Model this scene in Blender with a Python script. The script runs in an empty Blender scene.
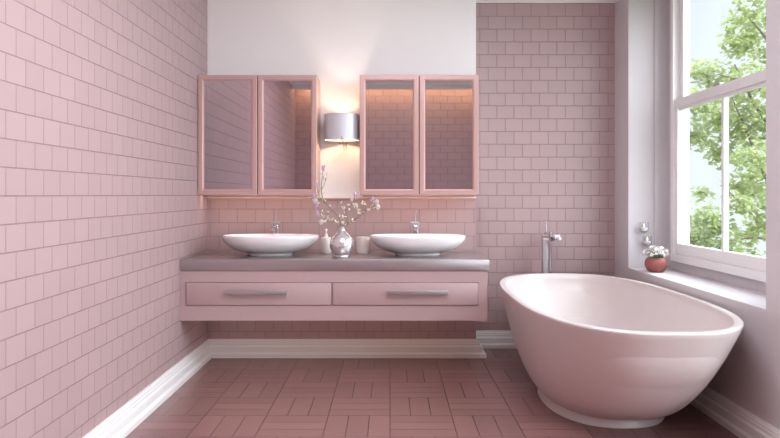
import bpy, bmesh, math, random
from mathutils import Vector, Matrix, Euler
random.seed(7)
C = bpy.context.scene.collection
PI = math.pi
F = 700.0
CAMZ = 1.326

# ------------------------------------------------------------------ materials
def lin(c):
    out = []
    for v in c:
        v /= 255.0
        out.append(v/12.92 if v <= 0.04045 else ((v+0.055)/1.055)**2.4)
    return tuple(out) + (1.0,)

def mat(name, rgb, rough=0.5, metal=0.0, coat=0.0, spec=0.5, noise=None, bump=None, emit=None, trans=0, sheen=0, sss=0):
    m = bpy.data.materials.new(name); m.use_nodes = True
    nt = m.node_tree; b = nt.nodes['Principled BSDF']
    col = lin(rgb)
    b.inputs['Base Color'].default_value = col
    b.inputs['Roughness'].default_value = rough
    b.inputs['Metallic'].default_value = metal
    b.inputs['Coat Weight'].default_value = coat
    b.inputs['Coat Roughness'].default_value = 0.08
    b.inputs['Specular IOR Level'].default_value = spec
    b.inputs['Transmission Weight'].default_value = trans
    if sss:
        b.inputs['Subsurface Weight'].default_value = sss
        b.inputs['Subsurface Radius'].default_value = (.01, .008, .006)
    if emit:
        b.inputs['Emission Color'].default_value = lin(emit[0]); b.inputs['Emission Strength'].default_value = emit[1]
    if noise or bump:
        tc = nt.nodes.new('ShaderNodeTexCoord')
        mp = nt.nodes.new('ShaderNodeMapping'); nt.links.new(tc.outputs['Object'], mp.inputs['Vector'])
        n = nt.nodes.new('ShaderNodeTexNoise'); nt.links.new(mp.outputs['Vector'], n.inputs['Vector'])
        sc, stretch, amt = (noise or bump)
        mp.inputs['Scale'].default_value = stretch
        n.inputs['Scale'].default_value = sc; n.inputs['Detail'].default_value = 4
        if noise:
            mx = nt.nodes.new('ShaderNodeMix'); mx.data_type = 'RGBA'
            nt.links.new(n.outputs['Fac'], mx.inputs['Factor'])
            mx.inputs['A'].default_value = tuple(max(0, v*(1-amt)) for v in col[:3]) + (1,)
            mx.inputs['B'].default_value = tuple(min(1, v*(1+amt)) for v in col[:3]) + (1,)
            nt.links.new(mx.outputs['Result'], b.inputs['Base Color'])
        if bump:
            bp = nt.nodes.new('ShaderNodeBump'); bp.inputs['Strength'].default_value = bump[2]; bp.inputs['Distance'].default_value = .002
            nt.links.new(n.outputs['Fac'], bp.inputs['Height']); nt.links.new(bp.outputs['Normal'], b.inputs['Normal'])
    return m

def tile_mat(name, axis, x0, z0, w, h, rgb, grout, rough, paint_above=None, paint_rgb=None):
    """brick-bond wall tiles; axis = which object axis runs along the wall"""
    m = bpy.data.materials.new(name); m.use_nodes = True
    nt = m.node_tree; L = nt.links.new; b = nt.nodes['Principled BSDF']
    tc = nt.nodes.new('ShaderNodeTexCoord'); sp = nt.nodes.new('ShaderNodeSeparateXYZ'); L(tc.outputs['Object'], sp.inputs[0])
    def math_(op, a, c):
        n = nt.nodes.new('ShaderNodeMath'); n.operation = op
        for i, v in enumerate((a, c)):
            if isinstance(v, (int, float)): n.inputs[i].default_value = v
            else: L(v, n.inputs[i])
        return n.outputs[0]
    u = math_('SUBTRACT', sp.outputs[axis], x0); v = math_('SUBTRACT', sp.outputs['Z'], z0)
    cb = nt.nodes.new('ShaderNodeCombineXYZ'); L(u, cb.inputs[0]); L(v, cb.inputs[1])
    br = nt.nodes.new('ShaderNodeTexBrick'); L(cb.outputs[0], br.inputs['Vector'])
    br.inputs['Scale'].default_value = 1; br.inputs['Brick Width'].default_value = w; br.inputs['Row Height'].default_value = h
    br.inputs['Mortar Size'].default_value = 0.0026; br.inputs['Mortar Smooth'].default_value = 0.25
    br.inputs['Bias'].default_value = 0
    c = lin(rgb)
    br.inputs['Color1'].default_value = tuple(x*.965 for x in c[:3])+(1,)
    br.inputs['Color2'].default_value = tuple(min(1,x*1.03) for x in c[:3])+(1,)
    br.inputs['Mortar'].default_value = lin(grout)
    b.inputs['Specular IOR Level'].default_value = .75
    inv = math_('SUBTRACT', 1.0, br.outputs['Fac'])
    bp = nt.nodes.new('ShaderNodeBump'); bp.inputs['Strength'].default_value = .8; bp.inputs['Distance'].default_value = .006
    L(inv, bp.inputs['Height'])
    if paint_above is None:
        L(br.outputs['Color'], b.inputs['Base Color']); L(bp.outputs['Normal'], b.inputs['Normal'])
        b.inputs['Roughness'].default_value = rough
    else:
        f = math_('GREATER_THAN', sp.outputs['Z'], paint_above)
        mx = nt.nodes.new('ShaderNodeMix'); mx.data_type = 'RGBA'
        L(f, mx.inputs['Factor']); L(br.outputs['Color'], mx.inputs['A']); mx.inputs['B'].default_value = lin(paint_rgb)
        L(mx.outputs['Result'], b.inputs['Base Color'])
        mr = nt.nodes.new('ShaderNodeMix'); L(f, mr.inputs['Factor']); mr.inputs['A'].default_value = rough; mr.inputs['B'].default_value = .7
        L(mr.outputs['Result'], b.inputs['Roughness'])
        L(math_('MULTIPLY', math_('SUBTRACT', 1.0, f), .6), bp.inputs['Strength'])
        L(bp.outputs['Normal'], b.inputs['Normal'])
    return m

def floor_mat(rgb, grout):
    m = bpy.data.materials.new('floor_basketweave_tile'); m.use_nodes = True
    nt = m.node_tree; L = nt.links.new; b = nt.nodes['Principled BSDF']
    tc = nt.nodes.new('ShaderNodeTexCoord'); sp = nt.nodes.new('ShaderNodeSeparateXYZ'); L(tc.outputs['Object'], sp.inputs[0])
    def M(op, a, c=0.0, d=None):
        n = nt.nodes.new('ShaderNodeMath'); n.operation = op
        for i, v in enumerate((a, c, d)):
            if v is None: continue
            if isinstance(v, (int, float)): n.inputs[i].default_value = v
            else: L(v, n.inputs[i])
        return n.outputs[0]
    p = 0.371
    u = M('DIVIDE', sp.outputs['X'], p); v = M('DIVIDE', M('SUBTRACT', sp.outputs['Y'], 4.581), p)
    fu = M('FRACT', u); fv = M('FRACT', v); iu = M('FLOOR', u); iv = M('FLOOR', v)
    par = M('FLOORED_MODULO', M('ADD', iu, iv), 2.0)        # 1 = strips along Y
    loc = M('ADD', M('MULTIPLY', fu, par), M('MULTIPLY', fv, M('SUBTRACT', 1.0, par)))
    l3 = M('MULTIPLY', loc, 3.0); fs = M('FRACT', l3)
    ds = M('DIVIDE', M('MINIMUM', fs, M('SUBTRACT', 1.0, fs)), 3.0)
    du = M('MINIMUM', fu, M('SUBTRACT', 1.0, fu)); dv = M('MINIMUM', fv, M('SUBTRACT', 1.0, fv))
    d = M('MULTIPLY', M('MINIMUM', ds, M('MINIMUM', du, dv)), p)
    h = nt.nodes.new('ShaderNodeMapRange'); L(d, h.inputs['Value'])
    h.inputs['From Min'].default_value = .0012; h.inputs['From Max'].default_value = .0032
    cb = nt.nodes.new('ShaderNodeCombineXYZ'); L(iu, cb.inputs[0]); L(iv, cb.inputs[1]); L(M('FLOOR', l3), cb.inputs[2])
    wn = nt.nodes.new('ShaderNodeTexWhiteNoise'); wn.noise_dimensions = '3D'; L(cb.outputs[0], wn.inputs['Vector'])
    c = lin(rgb)
    mx = nt.nodes.new('ShaderNodeMix'); mx.data_type = 'RGBA'; L(wn.outputs['Value'], mx.inputs['Factor'])
    mx.inputs['A'].default_value = tuple(x*.92 for x in c[:3])+(1,); mx.inputs['B'].default_value = tuple(x*1.08 for x in c[:3])+(1,)
    m2 = nt.nodes.new('ShaderNodeMix'); m2.data_type = 'RGBA'; L(h.outputs['Result'], m2.inputs['Factor'])
    m2.inputs['A'].default_value = lin(grout); L(mx.outputs['Result'], m2.inputs['B'])
    L(m2.outputs['Result'], b.inputs['Base Color'])
    bp = nt.nodes.new('ShaderNodeBump'); bp.inputs['Strength'].default_value = .6; bp.inputs['Distance'].default_value = .003
    L(h.outputs['Result'], bp.inputs['Height']); L(bp.outputs['Normal'], b.inputs['Normal'])
    b.inputs['Roughness'].default_value = .27
    return m

def thin_glass(name, tint=(250, 252, 252), refl=1.0):
    m = bpy.data.materials.new(name); m.use_nodes = True
    nt = m.node_tree; nt.nodes.remove(nt.nodes['Principled BSDF'])
    out = nt.nodes['Material Output']
    t = nt.nodes.new('ShaderNodeBsdfTransparent'); t.inputs['Color'].default_value = lin(tint)
    g = nt.nodes.new('ShaderNodeBsdfGlossy'); g.inputs['Roughness'].default_value = .02
    lw = nt.nodes.new('ShaderNodeLayerWeight'); lw.inputs['Blend'].default_value = .5
    pw = nt.nodes.new('ShaderNodeMath'); pw.operation = 'POWER'; nt.links.new(lw.outputs['Facing'], pw.inputs[0]); pw.inputs[1].default_value = 5
    fr = nt.nodes.new('ShaderNodeMath'); fr.operation = 'MULTIPLY_ADD'; nt.links.new(pw.outputs[0], fr.inputs[0])
    fr.inputs[1].default_value = .9; fr.inputs[2].default_value = .022
    mx = nt.nodes.new('ShaderNodeMixShader')
    nt.links.new(fr.outputs[0], mx.inputs[0]); nt.links.new(t.outputs[0], mx.inputs[1]); nt.links.new(g.outputs[0], mx.inputs[2])
    nt.links.new(mx.outputs[0], out.inputs['Surface'])
    return m

TILE = (178, 152, 153); GROUT = (148, 122, 124)
TW, TH, TZ = .149, .1114, 1.322
M = {
 'tile_left': tile_mat('pink_tile_left', 'Y', 2.798, TZ, TW, TH, TILE, GROUT, .46),
 'tile_back': tile_mat('pink_tile_back', 'X', -1.3255, TZ, TW, TH, TILE, GROUT, .34, 1.300, (246, 245, 247)),
 'tile_alcove': tile_mat('pink_tile_alcove', 'X', .856, TZ, TW, TH, TILE, GROUT, .34),
 'tile_rear': tile_mat('pink_tile_rear', 'X', 0.0, TZ, .226, TH, TILE, GROUT, .4),
 'floor': floor_mat((138, 101, 99), (92, 64, 64)),
 'paint': mat('white_wall_paint', (200, 193, 196), .75, bump=(60, (1, 1, 1), .05)),
 'paint_white': mat('white_trim_paint', (236, 234, 234), .42, noise=(6, (.4, .4, 30), .06)),
 'ceil': mat('ceiling_paint', (238, 236, 238), .85),
 'vanity': mat('pink_lacquer', (184, 157, 157), .38, bump=(300, (1, 1, 1), .06)),
 'counter': mat('grey_mauve_metal_counter', (172, 162, 165), .3, metal=.75, noise=(40, (.3, 8, 8), .05)),
 'chrome': mat('chrome', (200, 197, 202), .16, metal=1),
 'brushed': mat('brushed_steel', (176, 168, 174), .36, metal=.7, noise=(60, (.3, 6, 6), .08)),
 'copper': mat('rose_copper_lacquer', (202, 166, 160), .32, metal=.2),
 'mirror': mat('tinted_mirror', (190, 180, 186), .015, metal=1),
 'ceramic': mat('white_ceramic', (248, 242, 242), .12, coat=.5),
 'tub': mat('pearl_pink_enamel', (213, 202, 201), .4, coat=.2, metal=.08, noise=(5, (1, 1, 1), .04)),
 'tub_in': mat('white_enamel', (238, 226, 228), .2, coat=.5),
 'silver': mat('mercury_silver', (226, 222, 224), .22, metal=.75, noise=(30, (1, 1, 1), .12)),
 'cream': mat('cream_ceramic', (240, 226, 220), .35),
 'shade': mat('silver_grey_shade', (212, 212, 220), .4, metal=.15, noise=(20, (1, 1, 14), .05)),
 'shade_in': mat('white_shade_lining', (245, 240, 230), .7),
 'bulb': mat('lit_bulb', (255, 240, 215), .5, emit=((255, 226, 184), 140)),
 'led': mat('lit_warm_strip', (255, 240, 220), .5, emit=((255, 224, 202), 8.5)),
 'led_low': mat('lit_warm_strip_low', (255, 240, 220), .5, emit=((255, 222, 196), 4.0)),
 'cove': mat('lit_cove_strip', (255, 230, 200), .5, emit=((255, 222, 168), 15)),
 'bark': mat('grey_brown_bark', (134, 124, 116), .8, noise=(80, (1, 1, .3), .3)),
 'leaf_new': mat('pale_yellow_green_leaf', (232, 230, 204), .5),
 'bud_purple': mat('lilac_petal', (214, 180, 212), .5),
 'petal': mat('white_petal', (228, 222, 220), .55),
 'terracotta': mat('terracotta_red_clay', (152, 86, 80), .55, noise=(30, (1, 1, 1), .08)),
 'stem': mat('green_stem', (120, 136, 96), .6),
 'soil': mat('dark_soil', (60, 44, 38), .95, noise=(60, (1, 1, 1), .4)),
 'wax': mat('white_wax', (244, 240, 232), .5, sss=.2),
 'flame': mat('candle_flame', (255, 220, 150), .5, emit=((255, 226, 170), 1.6)),
 'wick': mat('wick', (40, 36, 34), .9),
 'cup_glass': thin_glass('clear_cup_glass', (250, 251, 252)),
 'glass': thin_glass('window_glass'),
 'dark_metal': mat('grey_wire', (170, 162, 168), .35, metal=.7),
 'gap_shade': mat('painted_gap_shade', (70, 44, 46), .8),  # dark colour standing in for the shade between cabinet doors
 'tree_leaf': mat('tree_leaf', (148, 160, 114), .55, noise=(1.3, (1, 1, 1), .25)),
 'tree_bark': mat('tree_bark', (126, 112, 104), .9, noise=(20, (1, 1, .2), .3)),
 'lawn': mat('lawn', (104, 116, 84), .95, noise=(3, (1, 1, 1), .2)),
 'wall_out': mat('outside_render', (200, 190, 186), .9),
}
tl = M['tree_leaf'].node_tree
_tr = tl.nodes.new('ShaderNodeBsdfTranslucent'); _tr.inputs['Color'].default_value = lin((210, 220, 164))
_mx = tl.nodes.new('ShaderNodeMixShader'); _mx.inputs[0].default_value = .5
tl.links.new(tl.nodes['Principled BSDF'].outputs[0], _mx.inputs[1]); tl.links.new(_tr.outputs[0], _mx.inputs[2])
tl.links.new(_mx.outputs[0], tl.nodes['Material Output'].inputs['Surface'])

# ------------------------------------------------------------------ mesh helpers
def bx(bm, x0, x1, y0, y1, z0, z1, bev=0.0, seg=2):
    b2 = bmesh.new()
    bmesh.ops.create_cube(b2, size=1)
    for v in b2.verts:
        v.co = Vector((x0+(x1-x0)*(v.co.x+.5), y0+(y1-y0)*(v.co.y+.5), z0+(z1-z0)*(v.co.z+.5)))
    if bev:
        bmesh.ops.bevel(b2, geom=b2.edges[:], offset=bev, segments=seg, affect='EDGES', profile=.5)
    merge(bm, b2)

def merge(bm, b2, mtx=None):
    if mtx is not None: b2.transform(mtx)
    me = bpy.data.meshes.new('tmp'); b2.to_mesh(me); bm.from_mesh(me); bpy.data.meshes.remove(me); b2.free()

def loft(bm, rings, cap0=True, cap1=True, closed=True):
    vs = [[bm.verts.new(p) for p in r] for r in rings]
    n = len(rings[0])
    for a, b in zip(vs, vs[1:]):
        for i in range(n if closed else n-1):
            j = (i+1) % n
            bm.faces.new((a[i], a[j], b[j], b[i]))
    if cap0: bm.faces.new(vs[0][::-1])
    if cap1: bm.faces.new(vs[-1])
    return vs

def lathe(bm, prof, n=40, cx=0, cy=0, cap0=True, cap1=True):
    loft(bm, [[(cx+r*math.cos(2*PI*i/n), cy+r*math.sin(2*PI*i/n), z) for i in range(n)] for r, z in prof], cap0, cap1)

def sring(a, b, z, n=2.5, k=72, cx=0, cy=0):
    out = []
    for i in range(k):
        t = 2*PI*i/k; c, s = math.cos(t), math.sin(t)
        out.append((cx+a*math.copysign(abs(c)**(2/n), c), cy+b*math.copysign(abs(s)**(2/n), s), z))
    return out

def tube(bm, pts, r0, r1=None, n=8, caps=True):
    pts = [Vector(p) for p in pts]; r1 = r0 if r1 is None else r1
    rings = []; up = Vector((0.31, 0.17, 0.93)).normalized()
    for i, p in enumerate(pts):
        d = (pts[min(i+1, len(pts)-1)] - pts[max(i-1, 0)]).normalized()
        a = d.cross(up)
        if a.length < 1e-3: a = d.cross(Vector((1, 0, 0)))
        a.normalize(); b = d.cross(a).normalized()
        r = r0+(r1-r0)*i/(len(pts)-1)
        rings.append([p+a*r*math.cos(2*PI*k/n)+b*r*math.sin(2*PI*k/n) for k in range(n)])
    loft(bm, rings, caps, caps)

def smooth_path(pts, sub=4):
    pts = [Vector(p) for p in pts]; out = []
    for i in range(len(pts)-1):
        p0 = pts[max(i-1, 0)]; p1 = pts[i]; p2 = pts[i+1]; p3 = pts[min(i+2, len(pts)-1)]
        for k in range(sub):
            t = k/sub
            out.append(.5*((2*p1)+(p2-p0)*t+(2*p0-5*p1+4*p2-p3)*t*t+(3*p1-p0-3*p2+p3)*t**3))
    out.append(pts[-1]); return out

def obj(name, bm, m, parent=None, smooth=False, angle=40):
    bmesh.ops.recalc_face_normals(bm, faces=bm.faces[:])
    me = bpy.data.meshes.new(name); bm.to_mesh(me); bm.free()
    for mm in (m if isinstance(m, (list, tuple)) else [m]): me.materials.append(mm)
    if smooth:
        for p in me.polygons: p.use_smooth = True
        me.set_sharp_from_angle(angle=math.radians(angle))
    o = bpy.data.objects.new(name, me); C.objects.link(o)
    if parent: o.parent = parent
    return o

def thing(name, label, cat, loc=(0, 0, 0), rotz=0, group=None):
    o = bpy.data.objects.new(name, None); C.objects.link(o)
    o.empty_display_size = .05
    o.location = loc; o.rotation_euler = (0, 0, rotz); o['label'] = label; o['category'] = cat
    if group: o['group'] = group
    return o

def tag(o, label, cat, group=None):
    o['label'] = label; o['category'] = cat
    if group: o['group'] = group
    return o

def struct(name, bm, m, parent=None, **k):
    o = obj(name, bm, m, parent, **k)
    if not parent: o['kind'] = 'structure'
    return o

def dup(root, loc, label=None, rotz=None):
    r = root.copy(); C.objects.link(r); r.location = loc
    if rotz is not None: r.rotation_euler = (0, 0, rotz)
    if label: r['label'] = label
    for ch in list(root.children):
        c = ch.copy(); C.objects.link(c); c.parent = r
        for g in ch.children:
            d = g.copy(); C.objects.link(d); d.parent = c
    return r

B = bmesh.new
# ------------------------------------------------------------------ room shell
XL, XR = -1.495, 1.955          # left and right wall faces
XN, XO = 2.278, 2.40            # window-niche back plane, outer face
YB, YA = 5.734, 6.09            # vanity wall face, alcove wall face
YR = -.12                       # rear wall face (behind the camera)
XC = .7045                      # corner between vanity wall and alcove
ZC = 3.10                       # ceiling
T = .2

bm = B(); bx(bm, XL-T, XO, YR-T, YA+T, -.12, 0); struct('floor', bm, M['floor'])
bm = B(); bx(bm, XL-T, XO, YR-T, YA+T, ZC, ZC+.25); struct('ceiling', bm, M['ceil'])
bm = B(); bx(bm, XL-T, XL, YR-T, YA+T, 0, ZC); struct('wall_left', bm, M['tile_left'])
bm = B(); bx(bm, XL, XC, YB, YA+T, 0, ZC); struct('wall_back', bm, M['tile_back'])
bm = B(); bx(bm, XC, XR, YA, YA+T, 0, ZC); struct('wall_alcove', bm, M['tile_alcove'])
bm = B(); bx(bm, XL, XR, YR-T, YR, 0, ZC); struct('wall_rear', bm, M['tile_rear'])

NIC = [(3.64, 5.74), (.25, 3.25)]        # niches along the right wall (the second is added unseen beside the camera, to let in daylight)
NZ0, NZ1 = .73, 2.992
NZ = [.73, .10]
FY = [(3.745, 5.635), (.355, 3.145)]
FZ = [.80, .17]     # window frames in the niche backs
FZ0, FZ1 = .80, 2.99
bm = B()
cuts = sorted(NIC)
ys = [YR-T] + [v for n in cuts for v in n] + [YA+T]
for i in range(0, len(ys), 2):
    bx(bm, XR, XO, ys[i], ys[i+1], 0, ZC)
for (a, b), (fa, fb), NZ0, FZ0 in zip(NIC, FY, NZ, FZ):
    bx(bm, XR, XO, a, b, 0, NZ0); bx(bm, XR, XO, a, b, NZ1, ZC)
    bx(bm, XN, XO, a, fa, NZ0, NZ1); bx(bm, XN, XO, fb, b, NZ0, NZ1)
    bx(bm, XN, XO, fa, fb, NZ0, FZ0); bx(bm, XN, XO, fa, fb, FZ1, NZ1)
NZ0, FZ0 = NZ[0], FZ[0]
struct('wall_right', bm, M['paint'])
# shallow lining on the niche side beside the window
bm = B(); bx(bm, 2.165, XN, 5.728, 5.74, NZ0, NZ1, .002); struct('trim_1', bm, M['paint'])

# baseboards: moulded profile (distance from wall, height)
PROF = [(0, 0), (.047, 0), (.047, .028), (.043, .036), (.034, .040), (.031, .046), (.031, .082), (.029, .090),
        (.023, .094), (.020, .100), (.020, .112), (.016, .121), (.016, .130), (.012, .136), (.010, .147), (0, .147)]
def run(bm, p0, p1, nrm, prof, m0=0, m1=0):
    """extrude a profile from p0 to p1; m0/m1 shift the ends along the run per unit of projection (mitres)"""
    p0 = Vector(p0); p1 = Vector(p1); d = (p1-p0).normalized(); nrm = Vector(nrm)
    loft(bm, [[p0 + nrm*t + d*(t*m0) + Vector((0, 0, z)) for t, z in prof],
              [p1 + nrm*t + d*(t*m1) + Vector((0, 0, z)) for t, z in prof]])
bm = B(); run(bm, (XL, YR, 0), (XL, YB, 0), (1, 0, 0), PROF, 1, -1); struct('baseboard_left', bm, M['paint_white'])
bm = B(); run(bm, (XL, YB, 0), (XC, YB, 0), (0, -1, 0), PROF, 1, 1.7)
PROF2 = [(t*1.7, z) for t, z in PROF]
run(bm, (XC, YB, 0), (XC, YA, 0), (1, 0, 0), PROF2, -1/1.7, -1); struct('baseboard_back', bm, M['paint_white'])
bm = B(); run(bm, (XC, YA, 0), (XR, YA, 0), (0, -1, 0), PROF, 1.7, -1); struct('baseboard_alcove', bm, M['paint_white'])
bm = B(); run(bm, (XR, YA, 0), (XR, YR, 0), (-1, 0, 0), PROF, 1, -1); struct('baseboard_right', bm, M['paint_white'])
bm = B(); run(bm, (XR, YR, 0), (XL, YR, 0), (0, 1, 0), PROF, 1, -1); struct('baseboard_rear', bm, M['paint_white'])

# crown moulding
CR = [(0, 0), (.012, 0), (.016, .012), (.03, .02), (.055, .045), (.07, .07), (.085, .076), (.09, .1039), (0, .1039)]
CZ = 2.996
bm = B()
run(bm, (XL, YR, CZ), (XL, YB, CZ), (1, 0, 0), CR, 1, -1)
struct('trim_2', bm, M['paint_white'])
bm = B(); run(bm, (XL, YB, CZ), (XC, YB, CZ), (0, -1, 0), CR, 1, 1); run(bm, (XC, YB, CZ), (XC, YA, CZ), (1, 0, 0), CR, -1, -1)
struct('trim_3', bm, M['paint_white'])
bm = B(); run(bm, (XC, YA, CZ), (XR, YA, CZ), (0, -1, 0), CR, 1, -1); struct('trim_4', bm, M['paint_white'])
bm = B(); run(bm, (XR, YA, CZ), (XR, YR, CZ), (-1, 0, 0), CR, 1, -1); struct('trim_5', bm, M['paint_white'])
# rear cornice stands off the wall and hides a warm strip lamp
bm = B(); bx(bm, XL, XR, YR+.30, YR+.325, CZ-.055, ZC, .004); bx(bm, XL, XR, YR, YR+.30, CZ+.05, ZC)
bx(bm, XL, XR, YR+.325, YR+.35, CZ-.0, ZC, .006)
struct('trim_6', bm, M['paint_white'])
bm = B(); bx(bm, XL+.05, XR-.05, YR+.16, YR+.24, CZ+.03, CZ+.05)
tag(obj('strip_lamp', bm, M['cove']), 'warm strip lamp hidden in the cornice of the rear wall', 'lamp')
# ledge where the paint meets the tiles
bm = B(); bx(bm, XL, XC, YB-.022, YB, 1.289, 1.303, .003); struct('trim_7', bm, M['copper'])

# ------------------------------------------------------------------ windows
def window(name, fa, fb, FZ0, pane=True):
    w = bpy.data.objects.new(name, None); C.objects.link(w); w['kind'] = 'structure'
    x0, x1 = XN-.022, XO-.01
    t = .05
    bm = B()          # outer frame with stepped inner bead
    bx(bm, x0, x1, fa, fa+t, FZ0, FZ1, .004); bx(bm, x0, x1, fb-t, fb, FZ0, FZ1, .004)
    bx(bm, x0, x1, fa+t, fb-t, FZ0, FZ0+.06, .004); bx(bm, x0, x1, fa+t, fb-t, FZ1-.035, FZ1, .004)
    bx(bm, x0+.05, x1, fa+t, fb-t, FZ0+.06, FZ0+.085, .003)
    obj('frame', bm, M['paint_white'], w)
    a, b = fa+t, fb-t
    zr0, zr1 = 2.015, 2.085
    # lower sash (room side)
    s = B(); xs0, xs1 = x0+.012, x0+.052; st = .06
    bx(s, xs0, xs1, a, a+st, FZ0+.06, zr1, .005); bx(s, xs0, xs1, b-st, b, FZ0+.06, zr1, .005)
    bx(s, xs0, xs1, a+st, b-st, FZ0+.06, FZ0+.145, .005); bx(s, xs0-.006, xs1, a, b, zr0, zr1, .005)
    bx(s, xs0+.012, xs1, a+st, b-st, zr0-.022, zr0, .003)
    so = obj('lower_sash', s, M['paint_white'], w)
    for yy in ((4.785, 4.13) if fb > 4 else (1.3, 2.2)):
        g = B(); bx(g, xs0+.004, xs1, yy-.017, yy+.017, FZ0+.145, zr0-.02, .004); obj('muntin', g, M['paint_white'], so)
    # upper sash (outer track)
    u = B(); xu0, xu1 = xs1+.004, xs1+.042
    bx(u, xu0, xu1, a, a+st, zr0+.01, FZ1-.035, .005); bx(u, xu0, xu1, b-st, b, zr0+.01, FZ1-.035, .005)
    bx(u, xu0, xu1, a+st, b-st, zr0+.01, zr1-.004, .005); bx(u, xu0, xu1, a+st, b-st, FZ1-.075, FZ1-.035, .005)
    uo = obj('upper_sash', u, M['paint_white'], w)
    l = B(); bx(l, xs0+.004, xs1, 4.83-5.635+fb, 4.93-5.635+fb, zr1, zr1+.018, .004); obj('latch', l, M['brushed'], so)
    if pane:
        g = B(); bx(g, xs0+.024, xs0+.028, a+st, b-st, FZ0+.145, zr0); obj('glass_pane', g, M['glass'], so)
        g = B(); bx(g, xu0+.018, xu0+.022, a+st, b-st, zr1-.01, FZ1-.075); obj('glass_pane', g, M['glass'], uo)
    return w
window('window_1', *FY[0], FZ[0])
window('added_window_2', *FY[1], FZ[1])  # added opening out of view, brings extra daylight into the room

# ------------------------------------------------------------------ vanity
YF = 4.985
v = thing('vanity_cabinet', 'wide pink wall-hung vanity cabinet with two drawers below the grey countertop', 'cabinet', (-.4, YF, .431))
def V(bm, x0, x1, y0, y1, z0, z1, bev=0):   # world -> local
    bx(bm, x0+.4, x1+.4, y0-YF, y1-YF, z0-.431, z1-.431, bev)
bm = B()
vx0, vx1 = -1.494, .694
DZ0, DZ1 = .543, .702
D = [(-1.4485, -.4166), (-.406, .6267)]
V(bm, vx0, vx1, YF+.022, YB-.001, .431, .789)
V(bm, vx0, vx1, YF, YF+.022, .431, DZ0-.003); V(bm, vx0, vx1, YF, YF+.022, DZ1+.003, .789)
V(bm, vx0, D[0][0]-.003, YF, YF+.022, DZ0-.003, DZ1+.003)
V(bm, D[0][1]+.003, D[1][0]-.003, YF, YF+.022, DZ0-.003, DZ1+.003)
V(bm, D[1][1]+.003, vx1, YF, YF+.022, DZ0-.003, DZ1+.003)
obj('body', bm, M['vanity'], v)
for (a, b), hx in zip(D, ((-1.157, -.729), (-.0175, .411))):
    bm = B(); V(bm, a, b, YF-.012, YF+.02, DZ0, DZ1, .005)
    d = obj('drawer', bm, M['vanity'], v, smooth=True)
    h = B()
    zc = .6385
    V(h, hx[0], hx[1], YF-.052, YF-.04, zc-.015, zc+.015, .004)
    V(h, hx[0]+.012, hx[0]+.03, YF-.041, YF-.012, zc-.009, zc+.009); V(h, hx[1]-.03, hx[1]-.012, YF-.041, YF-.012, zc-.009, zc+.009)
    obj('handle', h, M['brushed'], d, smooth=True)['label'] = 'flat brushed steel bar handle'
CT = .867
l = B(); V(l, vx0+.06, vx1-.06, YB-.30, YB-.27, .421, .4305); obj('light_strip', l, M['led_low'], v)['label'] = 'warm lit strip light under the vanity'
bm = B(); bx(bm, XL+.001, .707, 4.973, YB-.001, .790, CT, .003)
tag(obj('countertop', bm, M['counter'], smooth=True), 'long grey metal countertop carrying both wash basins and the vase', 'countertop')

# ------------------------------------------------------------------ mirror cabinets
def mirror_cabinet(x0, x1, label):
    z0, z1, yf = 1.326, 2.258, 5.434
    t = thing('mirror_cabinet', label, 'cabinet', (x0, YB, z0), 0, 'mirror cabinets above the vanity')
    w, hh, dp = x1-x0, z1-z0, YB-yf
    bm = B()
    bx(bm, .004, w-.004, -dp+.024, -.001, 0.002, hh-.002, .003)
    obj('body', bm, M['copper'], t)
    g = B(); bx(g, .01, w-.01, -dp+.0225, -dp+.0245, .01, hh-.01); obj('door_gap_shade', g, M['gap_shade'], t)  # dark sheet behind the doors, paints the shade seen in their gaps
    fw = .046
    for k in (0, 1):
        a = k*w/2+.003; b = (k+1)*w/2-.003
        d = B()
        # mitred frame: outer loop, front face, bevelled inner step
        def loop(i, y): return [(a+i, y, i), (b-i, y, i), (b-i, y, hh-i), (a+i, y, hh-i)]
        loft(d, [loop(0, -dp+.021), loop(0, -dp+.003), loop(.003, -dp), loop(fw-.012, -dp), loop(fw-.008, -dp+.004), loop(fw-.003, -dp+.005), loop(fw, -dp+.012), loop(fw, -dp+.021)], False, False)
        # back ring
        v1 = loop(0, -dp+.021); v2 = loop(fw, -dp+.021)
        loft(d, [v1, v2], False, False)
        bmesh.ops.remove_doubles(d, verts=d.verts[:], dist=1e-5)
        do = obj('door', d, M['copper'], t)
        m = B(); bx(m, a+fw-.004, b-fw+.004, -dp+.0115, -dp+.016, fw-.004, hh-fw+.004)
        obj('mirror', m, M['mirror'], do)['label'] = 'tinted mirror glass'
    l = B(); bx(l, .022, w-.012, -.205, -.201, -.014, -.0015, .001)
    obj('strip_housing', l, M['copper'], t)
    l = B(); bx(l, .026, w-.016, -.198, -.165, -.010, -.0015)
    obj('light_strip', l, M['led'], t)['label'] = 'warm lit strip light'
    return t
mirror_cabinet(-1.494, -.5655, 'mirrored copper-framed cabinet against the left tiled wall, above the basin next to the soap dispenser')
mirror_cabinet(-.238, .690, 'mirrored copper-framed cabinet next to the alcove, above the basin beside the cream tumbler')

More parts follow.
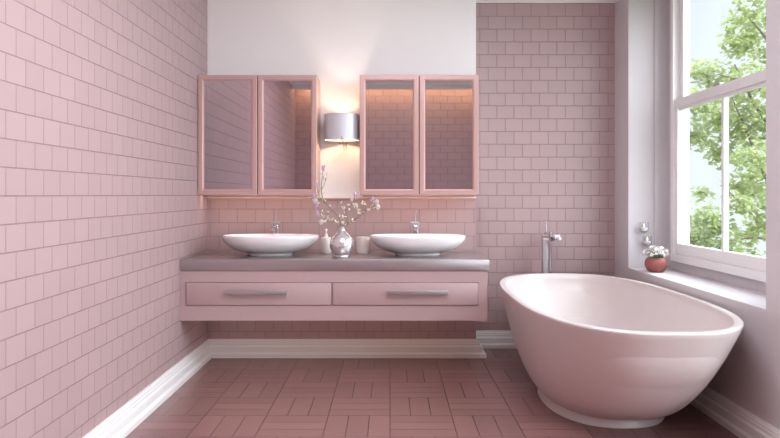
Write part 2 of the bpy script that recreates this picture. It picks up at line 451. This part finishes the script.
# ------------------------------------------------------------------ wall lamp
lx, ly = -.381, YB-.185
t = thing('wall_lamp', 'wall lamp with silver grey drum shade between the two mirror cabinets', 'lamp', (lx, ly, 1.762))
R_, H_ = .1385, .198
bm = B(); n = 64
lathe(bm, [(R_, 0), (R_, H_)], n, cap0=False, cap1=False)
obj('lamp_shade', bm, M['shade'], t, smooth=True)
bm = B(); lathe(bm, [(R_-.0015, .001), (R_-.0015, H_-.001)], n, cap0=False, cap1=False)
obj('shade_lining', bm, M['shade_in'], t, smooth=True)
for zz in (0, H_):
    bm = B()
    loft(bm, [[((R_+dr)*math.cos(2*PI*i/n), (R_+dr)*math.sin(2*PI*i/n), zz+dz) for i in range(n)] for dr, dz in
              ((.0015, -.002), (.0015, .002), (-.003, .002), (-.003, -.002), (.0015, -.002))], False, False)
    obj('shade_rim', bm, M['shade'], t, smooth=True)
bm = B(); lathe(bm, [(.001, .052), (.016, .054), (.026, .068), (.028, .082), (.022, .098), (.012, .108), (.001, .11)], 24)
obj('bulb', bm, M['bulb'], t, smooth=True)
bm = B(); lathe(bm, [(.016, .0), (.016, .05), (.01, .05)], 20)
tube(bm, [(0, 0, .022), (0, .06, .022), (0, .12, .022), (0, .182, .022)], .007)
for ang in (0, 2*PI/3, 4*PI/3):
    tube(bm, [(0, 0, .012), (R_*.5*math.sin(ang), -R_*.5*math.cos(ang), .006), (R_*.985*math.sin(ang), -R_*.985*math.cos(ang), .004)], .0035)
bx(bm, .002, .011, -R_-.003, -R_+.004, -.004, .02, .001)
obj('arm', bm, M['brushed'], t, smooth=True)
sp_ = bpy.data.lights.new('uplight', 'SPOT'); sp_.energy = 5; sp_.spot_size = math.radians(60); sp_.spot_blend = .5; sp_.shadow_soft_size = .012; sp_.color = (1, .93, .83)
spo = bpy.data.objects.new('uplight', sp_); C.objects.link(spo); spo.location = (lx, ly, 1.762+.125); spo.rotation_euler = (PI, 0, 0)
bm = B(); bx(bm, -.035, .035, .172, .1845, -.02, .075, .006); obj('back_plate', bm, M['brushed'], t)
bm = B(); tube(bm, [(.018, -.02, .03), (.018, -.02, -.085)], .0028); tube(bm, [(.036, -.02, .03), (.036, -.02, -.075)], .0022)
obj('pull_cord', bm, M['dark_metal'], t)

# ------------------------------------------------------------------ basins + taps
def basin(x, label):
    t = thing('wash_basin', label, 'basin', (x, 5.335, CT), 0, 'oval wash basins on the countertop')
    bm = B(); A, Bd, H = .366, .215, .151
    prof = [(.168, .098, 0), (.172, .102, .004), (.172, .102, .014), (.176, .106, .022)]
    for k in range(1, 13):
        s = k/12; g = math.sin(s*PI/2)**1.15
        z = .022+(H-.022)*(1-math.cos(s*PI/2))**.92
        prof.append((.176+(A-.176)*g, .106+(Bd-.106)*g, z))
    ro = [sring(a, b, z, 2.15, 64) for a, b, z in prof]
    ri = [sring(A-.004, Bd-.004, H+.003, 2.15, 64), sring(A-.011, Bd-.011, H+.001, 2.15, 64)]
    for k in range(1, 11):
        s = k/10; g = 1-math.cos((1-s)*PI/2)
        g = math.sin((1-s)*PI/2)
        ri.append(sring(.03+(A-.043)*g, .03+(Bd-.043)*g, .04+(H-.042)*(1-math.cos((1-s)*PI/2))**.9, 2.15, 64))
    loft(bm, ro+ri)
    obj('bowl', bm, M['ceramic'], t, smooth=True, angle=60)
    d = B(); lathe(d, [(.026, .039), (.026, .043), (.02, .046)], 24); obj('drain', d, M['chrome'], t, smooth=True)
    return t
basin(-.91, 'white oval basin on the counter between the left tiled wall and the soap dispenser')
basin(.211, 'white oval basin on the counter beside the cream tumbler')

def basin_tap(x, label):
    t = thing('basin_tap', label, 'tap', (x, 5.60, CT-.0), 0, 'mixer taps behind the basins')
    bm = B(); lathe(bm, [(.03, 0), (.03, .006), (.026, .009)], 28); bx(bm, -.022, .022, -.022, .022, .006, .22, .004)
    obj('column', bm, M['chrome'], t, smooth=True)
    bm = B(); bx(bm, -.019, .019, -.135, -.02, .188, .214, .004); bx(bm, -.012, .012, -.13, -.108, .180, .190, .003)
    obj('spout', bm, M['chrome'], t, smooth=True)
    bm = B(); bx(bm, -.042, .030, -.022, .024, .218, .244, .005); tube(bm, [(-.004, 0, .24), (-.002, .002, .29), (.004, .004, .345)], .0055, .004, 10)
    obj('lever', bm, M['brushed'], t, smooth=True)
    return t
basin_tap(-.912, 'chrome mixer tap with upright lever behind the basin by the left tiled wall')
basin_tap(.204, 'chrome mixer tap with upright lever behind the basin beside the tumbler')

# ------------------------------------------------------------------ counter things
VX, VY = -.356, 5.19
bm = B()
pr = [(.054, 0), (.058, .003), (.058, .010), (.053, .014), (.062, .024), (.077, .045), (.088, .07), (.0915, .092), (.089, .115), (.08, .138),
      (.064, .160), (.045, .178), (.03, .190), (.0225, .199), (.021, .208), (.023, .217), (.027, .224), (.0255, .226)]
pi_ = [(.021, .222), (.018, .21), (.019, .198), (.03, .182), (.06, .15), (.082, .1), (.06, .03), (.01, .02)]
lathe(bm, pr+pi_, 48)
vase = tag(obj('vase', bm, M['silver'], smooth=True, angle=60), 'round silver bottle vase holding blossom twigs on the counter', 'vase')
vase.location = (VX, VY, CT)

bm = B(); lathe(bm, [(.036, 0), (.041, .003), (.042, .01), (.042, .118), (.038, .128), (.018, .131), (.016, .136)], 36)
t = thing('soap_dispenser', 'cream soap dispenser bottle with pump beside the silver vase', 'soap dispenser', (-.502, 5.50, CT))
obj('bottle', bm, M['cream'], t, smooth=True)
bm = B(); lathe(bm, [(.013, .131), (.013, .152), (.006, .155), (.006, .178), (.011, .18), (.011, .192), (.006, .195)], 20)
bx(bm, -.005, .005, -.04, .0, .181, .191, .003)
obj('pump', bm, M['cream'], t, smooth=True)
bm = B(); lathe(bm, [(.048, 0), (.052, .004), (.053, .012), (.053, .127), (.051, .13), (.048, .127), (.048, .01), (.01, .008)], 40)
o = tag(obj('tumbler', bm, M['cream'], smooth=True), 'plain cream ceramic tumbler between the vase and a basin', 'tumbler'); o.location = (-.212, 5.50, CT)

# blossom twigs: world points from (px, py) at the vase's distance, with depth offset
def P(px, py, dy=0.0):
    y = VY+dy
    return Vector(((px-390)*y/F, y, CAMZ-(py-195)*y/F))
def bud_mesh(bm, p, d, L, r, petals=5):
    d = Vector(d).normalized(); q = d.to_track_quat('Z', 'Y').to_matrix().to_4x4()
    for k in range(petals):
        b2 = bmesh.new(); a = 2*PI*k/petals
        rows = []
        for i in range(6):
            s = i/5; w = r*.9*math.sin(PI*min(1, .12+s*.86))
            out_ = r*.5*math.sin(PI*s*.75)+.001
            rows.append([(out_*math.cos(a)-w*math.sin(a)*c, out_*math.sin(a)+w*math.cos(a)*c, s*L) for c in (-1, -.4, .4, 1)])
        loft(b2, rows, False, False, closed=False)
        merge(bm, b2, Matrix.Translation(p) @ q)
def leaf_mesh(bm, p, d, L, w):
    d = Vector(d).normalized(); q = d.to_track_quat('Z', 'Y').to_matrix().to_4x4() @ Matrix.Rotation(random.uniform(0, 6.28), 4, 'Z')
    b2 = bmesh.new(); rows = []
    for i in range(5):
        s = i/4; ww = w*math.sin(PI*min(1, .08+.9*s))+.0004
        rows.append([(-ww, .25*ww, s*L), (0, L*.12*math.sin(PI*s), s*L), (ww, .25*ww, s*L)])
    loft(b2, rows, False, False, closed=False); merge(bm, b2, Matrix.Translation(p) @ q)

NECK = Vector((VX, VY, CT+.20)); LOW = Vector((VX, VY, CT+.10))
def twig(label, paths, purples, whites, nleaf, off):
    start = NECK + Vector(off)
    t = thing('magnolia_twig', label, 'twig', tuple(start), 0, 'magnolia twigs in the silver vase')
    inv = start
    st = B(); lv = B(); allp = []
    for i, (pts, r0, r1) in enumerate(paths):
        w = [P(*p) for p in pts]
        if i == 0: w = [start + Vector((off[0]*-.8, off[1]*-.8, -.09)), start] + w
        sp = [p-inv for p in smooth_path(w)]
        tube(st, sp, r0, r1, 7); allp += sp[6:] if i == 0 else sp[2:]
    for _ in range(nleaf):
        p = random.choice(allp); d = Vector((random.uniform(-1, 1), random.uniform(-1, .6), random.uniform(-.2, 1.2)))
        leaf_mesh(lv, p, d, random.uniform(.018, .034), random.uniform(.005, .0085))
    obj('stem', st, M['bark'], t, smooth=True)
    obj('leaves', lv, M['leaf_new'], t, smooth=True)['label'] = 'small pale green leaves'
    for lst, m, lab in ((purples, M['bud_purple'], 'lilac magnolia bud'), (whites, M['petal'], 'white magnolia blossom')):
        for q in lst:
            b = B(); dv = Vector((random.uniform(-.3, .3), -.2, 1))
            bud_mesh(b, P(*q[:3])-inv-Vector((0, 0, .02)), dv, .05 if m is M['bud_purple'] else .042, .011 if m is M['bud_purple'] else .018)
            obj('blossom', b, m, t, smooth=True)['label'] = lab
twig('longest twig in the silver vase, arching up beside a copper mirror frame with lilac buds',
     [([(340, 220, .0), (334, 211.5, -.01), (327.6, 205, -.02), (322.6, 197.7, -.03), (321.4, 185, -.04), (323.4, 167.5, -.04)], .0055, .002),
      ([(333, 211, -.01), (324, 213.5, -.03), (317, 205, -.05), (313.8, 198, -.06), (310, 199, -.06)], .003, .0012),
      ([(327.6, 205, -.02), (319, 196, -.02), (317, 184, -.03)], .0026, .0012),
      ([(321.5, 190, -.035), (326, 180, -.05), (327, 172, -.05)], .002, .001)],
     [(323.5, 169, -.04), (317, 184, -.03), (314.2, 197, -.06), (316, 206.5, -.05), (318.5, 214, -.04)], [(314.8, 201, -.055), (325, 178, -.05)], 46, (-.009, 0, 0))
twig('low short twig in the silver vase, reaching out sideways towards the soap dispenser',
     [([(337.6, 222.8, -.02), (331, 220.5, -.05), (325, 221.5, -.07), (320, 223, -.08)], .0035, .0012),
      ([(330, 220.7, -.05), (326, 217, -.06), (322, 217, -.07)], .002, .001)],
     [], [(321, 222, -.08)], 22, (-.006, -.008, 0))
twig('thin middle twig in the silver vase, ending in one lilac bud',
     [([(343, 219, .02), (348, 209, .03), (352.5, 202, .03), (355.7, 195, .03)], .003, .0013),
      ([(347, 211, .03), (342, 207, .03), (340, 203, .03)], .0018, .001)],
     [(355.8, 196.5, .03)], [], 20, (.001, .009, 0))
twig('thick twig in the silver vase, slanting towards the basin beside the tumbler',
     [([(347, 225, -.01), (353, 220.5, -.02), (360, 216, -.03), (368, 209, -.04), (373, 202, -.05)], .0055, .002),
      ([(358.5, 217, -.03), (357, 210, -.04), (355.5, 204.5, -.05)], .0026, .0012),
      ([(366.5, 210.5, -.04), (373, 209, -.06), (379, 206, -.07)], .0024, .001),
      ([(364, 212.5, -.035), (363, 205, -.03), (364, 200, -.03)], .002, .001)],
     [(372.5, 199.5, -.05)], [(376, 202, -.06), (378.5, 207, -.07), (356, 206, -.05)], 50, (.009, -.002, 0))

# ------------------------------------------------------------------ bathtub
TX, TY, TZR = 1.357, 4.553, .676
t = thing('bathtub', 'large freestanding oval pearl pink bathtub below the window', 'bathtub', (TX, TY, 0))
TA, TB = .58, 1.266
def tubring(a, b, z, n=2.7): return sring(a, b, z, n, 96, -.018*max(0, 1-z/.6), -.03*max(0, 1-z/.6))
out = []
FA, FB = .342, .53
FH = .055
for k in range(0, 37):
    h = (k/36)**1.5
    ga = .78*h**.58+.22*math.sqrt(max(0, 1-(1-h)**2))
    gb = .85*h**.60+.15*math.sqrt(max(0, 1-(1-h)**2))
    out.append(tubring(FA+(TA-FA)*ga, FB+(TB-FB)*gb, FH+(TZR-.012-FH)*h, 2.3+.4*h))
out += [tubring(TA+.001, TB+.001, TZR-.005), tubring(TA-.003, TB-.003, TZR)]
inn = [tubring(TA-.036, TB-.045, TZR), tubring(TA-.041, TB-.051, TZR-.005)]
for k in range(1, 15):
    s = 1-k/15
    ga = math.sin(s*PI/2)**.8
    inn.append(tubring(.16+(TA-.041-.16)*ga, .42+(TB-.051-.42)*ga, .15+(TZR-.005-.15)*(1-math.cos(s*PI/2))**.8, 2.7))
inn.append(tubring(.03, .1, .145))
bm = B(); loft(bm, out+inn)
for f in bm.faces: f.material_index = 0
obj('shell', bm, [M['tub'], M['tub_in']], t, smooth=True, angle=50)
bm = B(); loft(bm, [tubring(FA+.018, FB+.018, 0, 2.3), tubring(FA+.018, FB+.018, .01, 2.3), tubring(FA+.010, FB+.010, .03, 2.3), tubring(FA+.006, FB+.006, FH-.008, 2.3), tubring(FA-.002, FB-.002, FH+.002, 2.3)])
obj('foot', bm, M['tub'], t, smooth=True, angle=50)
bm = B(); lathe(bm, [(.032, .146), (.032, .153), (.02, .157)], 24, 0, .15); obj('drain', bm, M['chrome'], t, smooth=True)

# bath tap: floor-standing behind the tub
bxx, byy = 1.334, 5.93
t = thing('bath_tap', 'chrome floor-standing bath tap behind the far end of the bathtub', 'tap', (bxx, byy, 0))
bm = B(); lathe(bm, [(.055, 0), (.055, .008), (.05, .012)], 28); bx(bm, -.045, .0, -.022, .022, .01, .985, .004)
obj('column', bm, M['brushed'], t, smooth=True)
bm = B(); bx(bm, -.047, .10, -.024, .024, .948, .990, .005); bx(bm, .03, .08, -.15, -.02, .936, .975, .006)
obj('spout', bm, M['chrome'], t, smooth=True)
bm = B(); tube(bm, [(.018, -.03, .62), (.018, -.03, .80), (.018, -.03, 1.015)], .011, .011, 14); tube(bm, [(.018, -.03, .62), (.018, -.032, .50), (.02, -.02, .36), (-.005, -.01, .30), (-.02, -.0, .3)], .005)
obj('hand_shower', bm, M['chrome'], t, smooth=True)
bm = B(); lathe(bm, [(.014, .99), (.014, 1.006), (.006, 1.01)], 16, -.012, 0); tube(bm, [(-.012, 0, 1.0), (-.010, .0, 1.05), (-.014, .004, 1.11)], .005, .0035, 10)
obj('lever', bm, M['chrome'], t, smooth=True)

# ------------------------------------------------------------------ sill: pot with flowers, candles on the niche side
SX, SY = 2.063, 5.43
t = thing('flower_pot', 'round terracotta pot of small white flowers on the window sill', 'potted plant', (SX, SY, NZ0))
bm = B(); lathe(bm, [(.046, 0), (.056, .004), (.071, .022), (.081, .046), (.0835, .064), (.081, .082), (.072, .1), (.06, .111), (.057, .112), (.054, .108), (.06, .095), (.01, .092)], 40)
obj('pot', bm, M['terracotta'], t, smooth=True)
bm = B(); lathe(bm, [(.057, .093), (.02, .099)], 24); obj('soil', bm, M['soil'], t)
fl = B()
for k in range(6):
    a = 2*PI*k/6; b2 = bmesh.new()
    loft(b2, [[(.001, -.002, 0), (.001, .002, 0)], [(.007, -.0055, .003), (.007, .0055, .003)], [(.0125, -.006, .003), (.0125, .006, .003)], [(.0165, -.002, .001), (.0165, .002, .001)]], False, False, closed=False)
    merge(fl, b2, Matrix.Rotation(a, 4, 'Z'))
bmesh.ops.create_icosphere(fl, subdivisions=1, radius=.003)
proto = None; sm = B()
for i in range(84):
    a = random.uniform(0, 2*PI); rr = .096*math.sqrt(random.random()); zz = .118+.078*math.sqrt(max(0, 1-(rr/.108)**2))*random.uniform(.35, 1.12)
    p = Vector((rr*math.cos(a), rr*math.sin(a), zz)); q = Vector((p.x*.35, p.y*.35, .09))
    tube(sm, [q, (q+p)/2+Vector((0, 0, .012)), p], .0014, .001, 5)
    if proto is None: proto = obj('blossom', fl, M['petal'], t); o = proto
    else: o = proto.copy(); C.objects.link(o); o.parent = t
    o.location = p; s_ = random.uniform(.7, 1.05); o.scale = (s_, s_, s_)
    o.rotation_euler = Euler((random.uniform(-.9, .9)-p.y*4, random.uniform(-.9, .9)+p.x*6, random.uniform(0, 6)))
obj('stems', sm, M['stem'], t)

def candle_holder(x, z0, l1, l2):
    y = 5.74
    t = thing('candle_holder', l1, 'candle holder', (x, y, z0), 0, 'glass candle holders on the niche wall')
    cy = -.044; r = .034
    bm = B(); lathe(bm, [(.001, .002), (.018, .003), (.029, .014), (r, .03), (r, .085), (r-.0015, .085), (r-.0015, .031), (.027, .016), (.016, .006), (.001, .005)], 32, 0, cy, False, False)
    obj('cup', bm, M['cup_glass'], t, smooth=True)
    bm = B()
    ring = [(1.06*r*math.cos(2*PI*i/24), cy+1.06*r*math.sin(2*PI*i/24), .05) for i in range(25)]
    tube(bm, [(0, cy+1.06*r, .05), (0, -.001, .05)], .003)
    tube(bm, [(-1.06*r, cy, .084), (-1.06*r, cy, .02), (-.02, cy, .002), (0, cy, -.001), (.02, cy, .002), (1.06*r, cy, .02), (1.06*r, cy, .084)], .0016, n=6)
    lathe(bm, [(.001, -.012), (.005, -.008), (.001, -.002)], 12, 0, cy)
    obj('bracket', bm, M['dark_metal'], t)
    bm = B(); bx(bm, -.012, .012, -.004, -.0003, .035, .065, .001); obj('wall_plate', bm, M['dark_metal'], t)
    c = thing('candle', l2, 'candle', (x, y+cy, z0+.0075), 0, 'lit candles in the glass holders')
    bm = B(); lathe(bm, [(.012, 0), (.024, .010), (.028, .022), (.0285, .030), (.026, .0315), (.004, .030)], 28); obj('wax', bm, M['wax'], c, smooth=True)
    bm = B(); tube(bm, [(0, 0, .029), (0, 0, .038)], .001, n=6); obj('wick', bm, M['wick'], c)
    bm = B(); lathe(bm, [(.001, .034), (.0045, .040), (.0055, .047), (.0035, .057), (.0005, .068)], 16); obj('flame', bm, M['flame'], c, smooth=True)
candle_holder(2.068, 1.022, 'glass candle holder on the niche wall, the upper of two', 'white lit candle in the upper of two glass wall holders')
candle_holder(2.094, .912, 'glass candle holder on the niche wall, just above the white flowers', 'white lit candle in the lower glass holder just above the white flowers')

# ------------------------------------------------------------------ added ceiling fill light (unseen, above the frame)
def ceiling_fill_light(x, y, w, l, e):
    t = thing('ceiling_fill_light', 'added unseen square fill light panel on the ceiling above the bathroom floor', 'lamp', (x, y, ZC))
    bm = B()
    bx(bm, -w/2-.03, w/2+.03, -l/2-.03, l/2+.03, -.03, 0, .004)
    obj('frame', bm, M['paint_white'], t)
    bm = B(); bx(bm, -w/2, w/2, -l/2, l/2, -.15, -.03, .02)
    m = mat('fill_light_diffuser', (255, 250, 246), .6, emit=((242, 246, 255), e))
    obj('diffuser', bm, m, t)
ceiling_fill_light(.2, 2.6, 1.5, 1.5, CEIL_E := 8.5)

# ------------------------------------------------------------------ outside
bm = B(); bx(bm, -30, 36, -30, 40, -6.6, -6); struct('ground', bm, M['lawn'])
def ray(px, py, y):
    return Vector(((px-390)*y/F, y, CAMZ-(py-195)*y/F))
t0 = Vector((7.7, 13.3, -6))
t = thing('tree', 'tall leafy green tree standing outside the window', 'tree', tuple(t0))
bm = B()
fork = Vector((7.5, 13.1, .9))
tube(bm, [p-t0 for p in smooth_path([t0, (7.65, 13.25, -3), (7.55, 13.2, -.5), fork])], .26, .15, 10)
limbs = []
def limb(pts, r0, r1):
    sp = smooth_path(pts); tube(bm, [p-t0 for p in sp], r0, r1, 8); limbs.append(sp)
limb([fork, (7.45, 13.0, 2.2), (7.3, 12.9, 3.6), (7.0, 12.9, 5.2), (6.8, 13, 6.6)], .13, .03)
limb([fork, (8.2, 13.2, 2.4), (8.7, 13.4, 4.2), (8.9, 13.6, 6)], .12, .03)
limb([(7.4, 12.95, 2.6), (6.9, 12.7, 3.1), (6.4, 12.6, 3.35), (5.9, 12.6, 3.5)], .06, .012)
limb([(7.46, 13.0, 1.9), (7.0, 12.8, 2.5), (6.6, 12.7, 3.0), (6.25, 12.7, 3.7)], .06, .012)
limb([(7.5, 13.05, .6), (7.0, 12.9, 1.5), (6.6, 12.8, 2.3), (6.2, 12.7, 3.1)], .05, .01)
limb([(7.55, 13.1, -.3), (7.0, 12.9, .5), (6.5, 12.8, 1.1), (6.0, 12.7, 1.5)], .045, .01)
limb([(7.0, 12.9, .5), (6.6, 12.7, .55), (6.1, 12.6, .5)], .03, .008)
limb([(7.3, 12.9, 3.5), (6.8, 12.6, 4.1), (6.4, 12.5, 4.5)], .045, .01)
limb([(7.1, 12.9, 4.6), (7.6, 12.8, 5.4), (8.0, 12.8, 5.9)], .04, .01)
limb([(8.4, 13.3, 3.2), (9.0, 13.0, 3.8), (9.6, 12.9, 4.3)], .05, .01)
obj('trunk', bm, M['tree_bark'], t, smooth=True)
cl = [(755, 18, 26, 70), (738, 42, 17, 45), (768, 55, 26, 60), (704, 72, 15, 45), (724, 82, 18, 50), (748, 84, 22, 60), (700, 105, 16, 45), (722, 118, 20, 60),
      (745, 128, 22, 60), (770, 112, 24, 60), (699, 138, 13, 30), (722, 152, 17, 45), (750, 160, 20, 40), (772, 150, 24, 40), (736, 186, 13, 26), (704, 216, 13, 40), (700, 240, 15, 45),
      (720, 226, 12, 34), (727, 250, 12, 34), (757, 190, 16, 26), (772, 205, 16, 30), (702, 193, 8, 14), (744, 236, 13, 26), (764, 228, 15, 30), (760, 176, 16, 34), (742, 205, 12, 24), (755, 262, 14, 26), (720, 275, 18, 40), (695, 268, 16, 40),
      (680, 95, 14, 40), (676, 130, 14, 40), (678, 235, 16, 40), (800, 30, 34, 80), (830, 90, 36, 80), (800, 140, 34, 70), (850, 160, 36, 60), (830, 220, 34, 60), (800, 260, 26, 40),
      (780, -20, 30, 80), (740, -15, 18, 40), (760, -60, 34, 80), (820, -40, 40, 90), (790, -110, 36, 80), (850, 20, 40, 80), (870, -60, 36, 60)]
vs = []; fs = []
def leaf(p, L, W):
    q = Euler((random.uniform(-.9, .9), random.uniform(-.9, .9), random.uniform(0, 2*PI))).to_matrix()
    i = len(vs)
    for x, y, z in ((0, 0, 0), (W*.5, L*.42, -L*.03), (0, L*.45, L*.05), (-W*.5, L*.42, -L*.03), (0, L, -L*.12)):
        vs.append(p+q @ Vector((x, y, z)))
    fs.append((i, i+1, i+2)); fs.append((i, i+2, i+3)); fs.append((i+1, i+4, i+2)); fs.append((i+2, i+4, i+3))
for px, py, r, n in cl:
    y = 12.8+random.uniform(-.6, .6); c = ray(px, py, y)-t0; R = r*y/F*1.1
    for k in range(int(n*4.6)):
        d = Vector((random.gauss(0, 1), random.gauss(0, 1), random.gauss(0, .8)))
        d = d.normalized()*R*random.random()**.5
        leaf(c+d, random.uniform(.1, .17), random.uniform(.07, .11))
me = bpy.data.meshes.new('foliage'); me.from_pydata([tuple(p) for p in vs], [], fs); me.materials.append(M['tree_leaf'])
fo = bpy.data.objects.new('foliage', me); C.objects.link(fo); fo.parent = t; fo['label'] = 'bright green leaves'

# ------------------------------------------------------------------ light
w = bpy.data.worlds.new('sky'); bpy.context.scene.world = w; w.use_nodes = True
nt = w.node_tree; bg = nt.nodes['Background']
tc = nt.nodes.new('ShaderNodeTexCoord'); sp = nt.nodes.new('ShaderNodeSeparateXYZ'); nt.links.new(tc.outputs['Generated'], sp.inputs[0])
def _mr(v, a, b, c, d):
    n = nt.nodes.new('ShaderNodeMapRange'); n.interpolation_type = 'SMOOTHSTEP'
    nt.links.new(v, n.inputs['Value'])
    for k, x in zip(('From Min', 'From Max', 'To Min', 'To Max'), (a, b, c, d)): n.inputs[k].default_value = x
    return n.outputs['Result']
# hazy sky: pale near the horizon, brighter overhead, brightest round the veiled sun
zen = _mr(sp.outputs['Z'], .3, .75, 1.28, 5.0)
dt = nt.nodes.new('ShaderNodeVectorMath'); dt.operation = 'DOT_PRODUCT'; nt.links.new(tc.outputs['Generated'], dt.inputs[0])
dt.inputs[1].default_value = Vector((.80, -.22, .50)).normalized()
haze = _mr(dt.outputs['Value'], .25, 1.0, 0.0, 7.5)
ad = nt.nodes.new('ShaderNodeMath'); ad.operation = 'ADD'; nt.links.new(zen, ad.inputs[0]); nt.links.new(haze, ad.inputs[1])
nt.links.new(ad.outputs[0], bg.inputs['Strength'])
bg.inputs['Color'].default_value = lin((228, 236, 242))

for (fa, fb), FZ0 in zip(FY, FZ):
    l = bpy.data.lights.new('daylight_portal', 'AREA'); l.shape = 'RECTANGLE'; l.size = FZ1-FZ0; l.size_y = fb-fa
    l.cycles.is_portal = True
    o = bpy.data.objects.new('daylight_portal', l); C.objects.link(o)
    o.location = (XO+.02, (fa+fb)/2, (FZ0+FZ1)/2); o.rotation_euler = (0, math.radians(90), 0)
s = bpy.data.lights.new('sun', 'SUN'); s.energy = 1.0; s.angle = math.radians(3); s.color = (1, .96, .9)
o = bpy.data.objects.new('sun', s); C.objects.link(o)
o.rotation_euler = Vector((.62, .35, -.9)).to_track_quat('-Z', 'Y').to_euler(); o.location = (-6, -2, 9)

# ------------------------------------------------------------------ camera
cam = bpy.data.cameras.new('camera'); co = bpy.data.objects.new('camera', cam); C.objects.link(co)
co.location = (0, 0, CAMZ); co.rotation_euler = (PI/2, 0, 0)
cam.sensor_width = 36; cam.lens = 36*F/780; cam.shift_y = -24/780; cam.clip_start = .02
sc = bpy.context.scene; sc.camera = co
sc.view_settings.view_transform = 'Standard'; sc.view_settings.look = 'None'; sc.view_settings.gamma = 1
sc.view_settings.exposure = 0.12; sc.view_settings.use_curve_mapping = False
sc.cycles.use_denoising = True
sc.cycles.max_bounces = 10; sc.cycles.diffuse_bounces = 5; sc.cycles.glossy_bounces = 5; sc.cycles.transparent_max_bounces = 12
sc.cycles.sample_clamp_indirect = 6; sc.cycles.caustics_reflective = False; sc.cycles.caustics_refractive = False
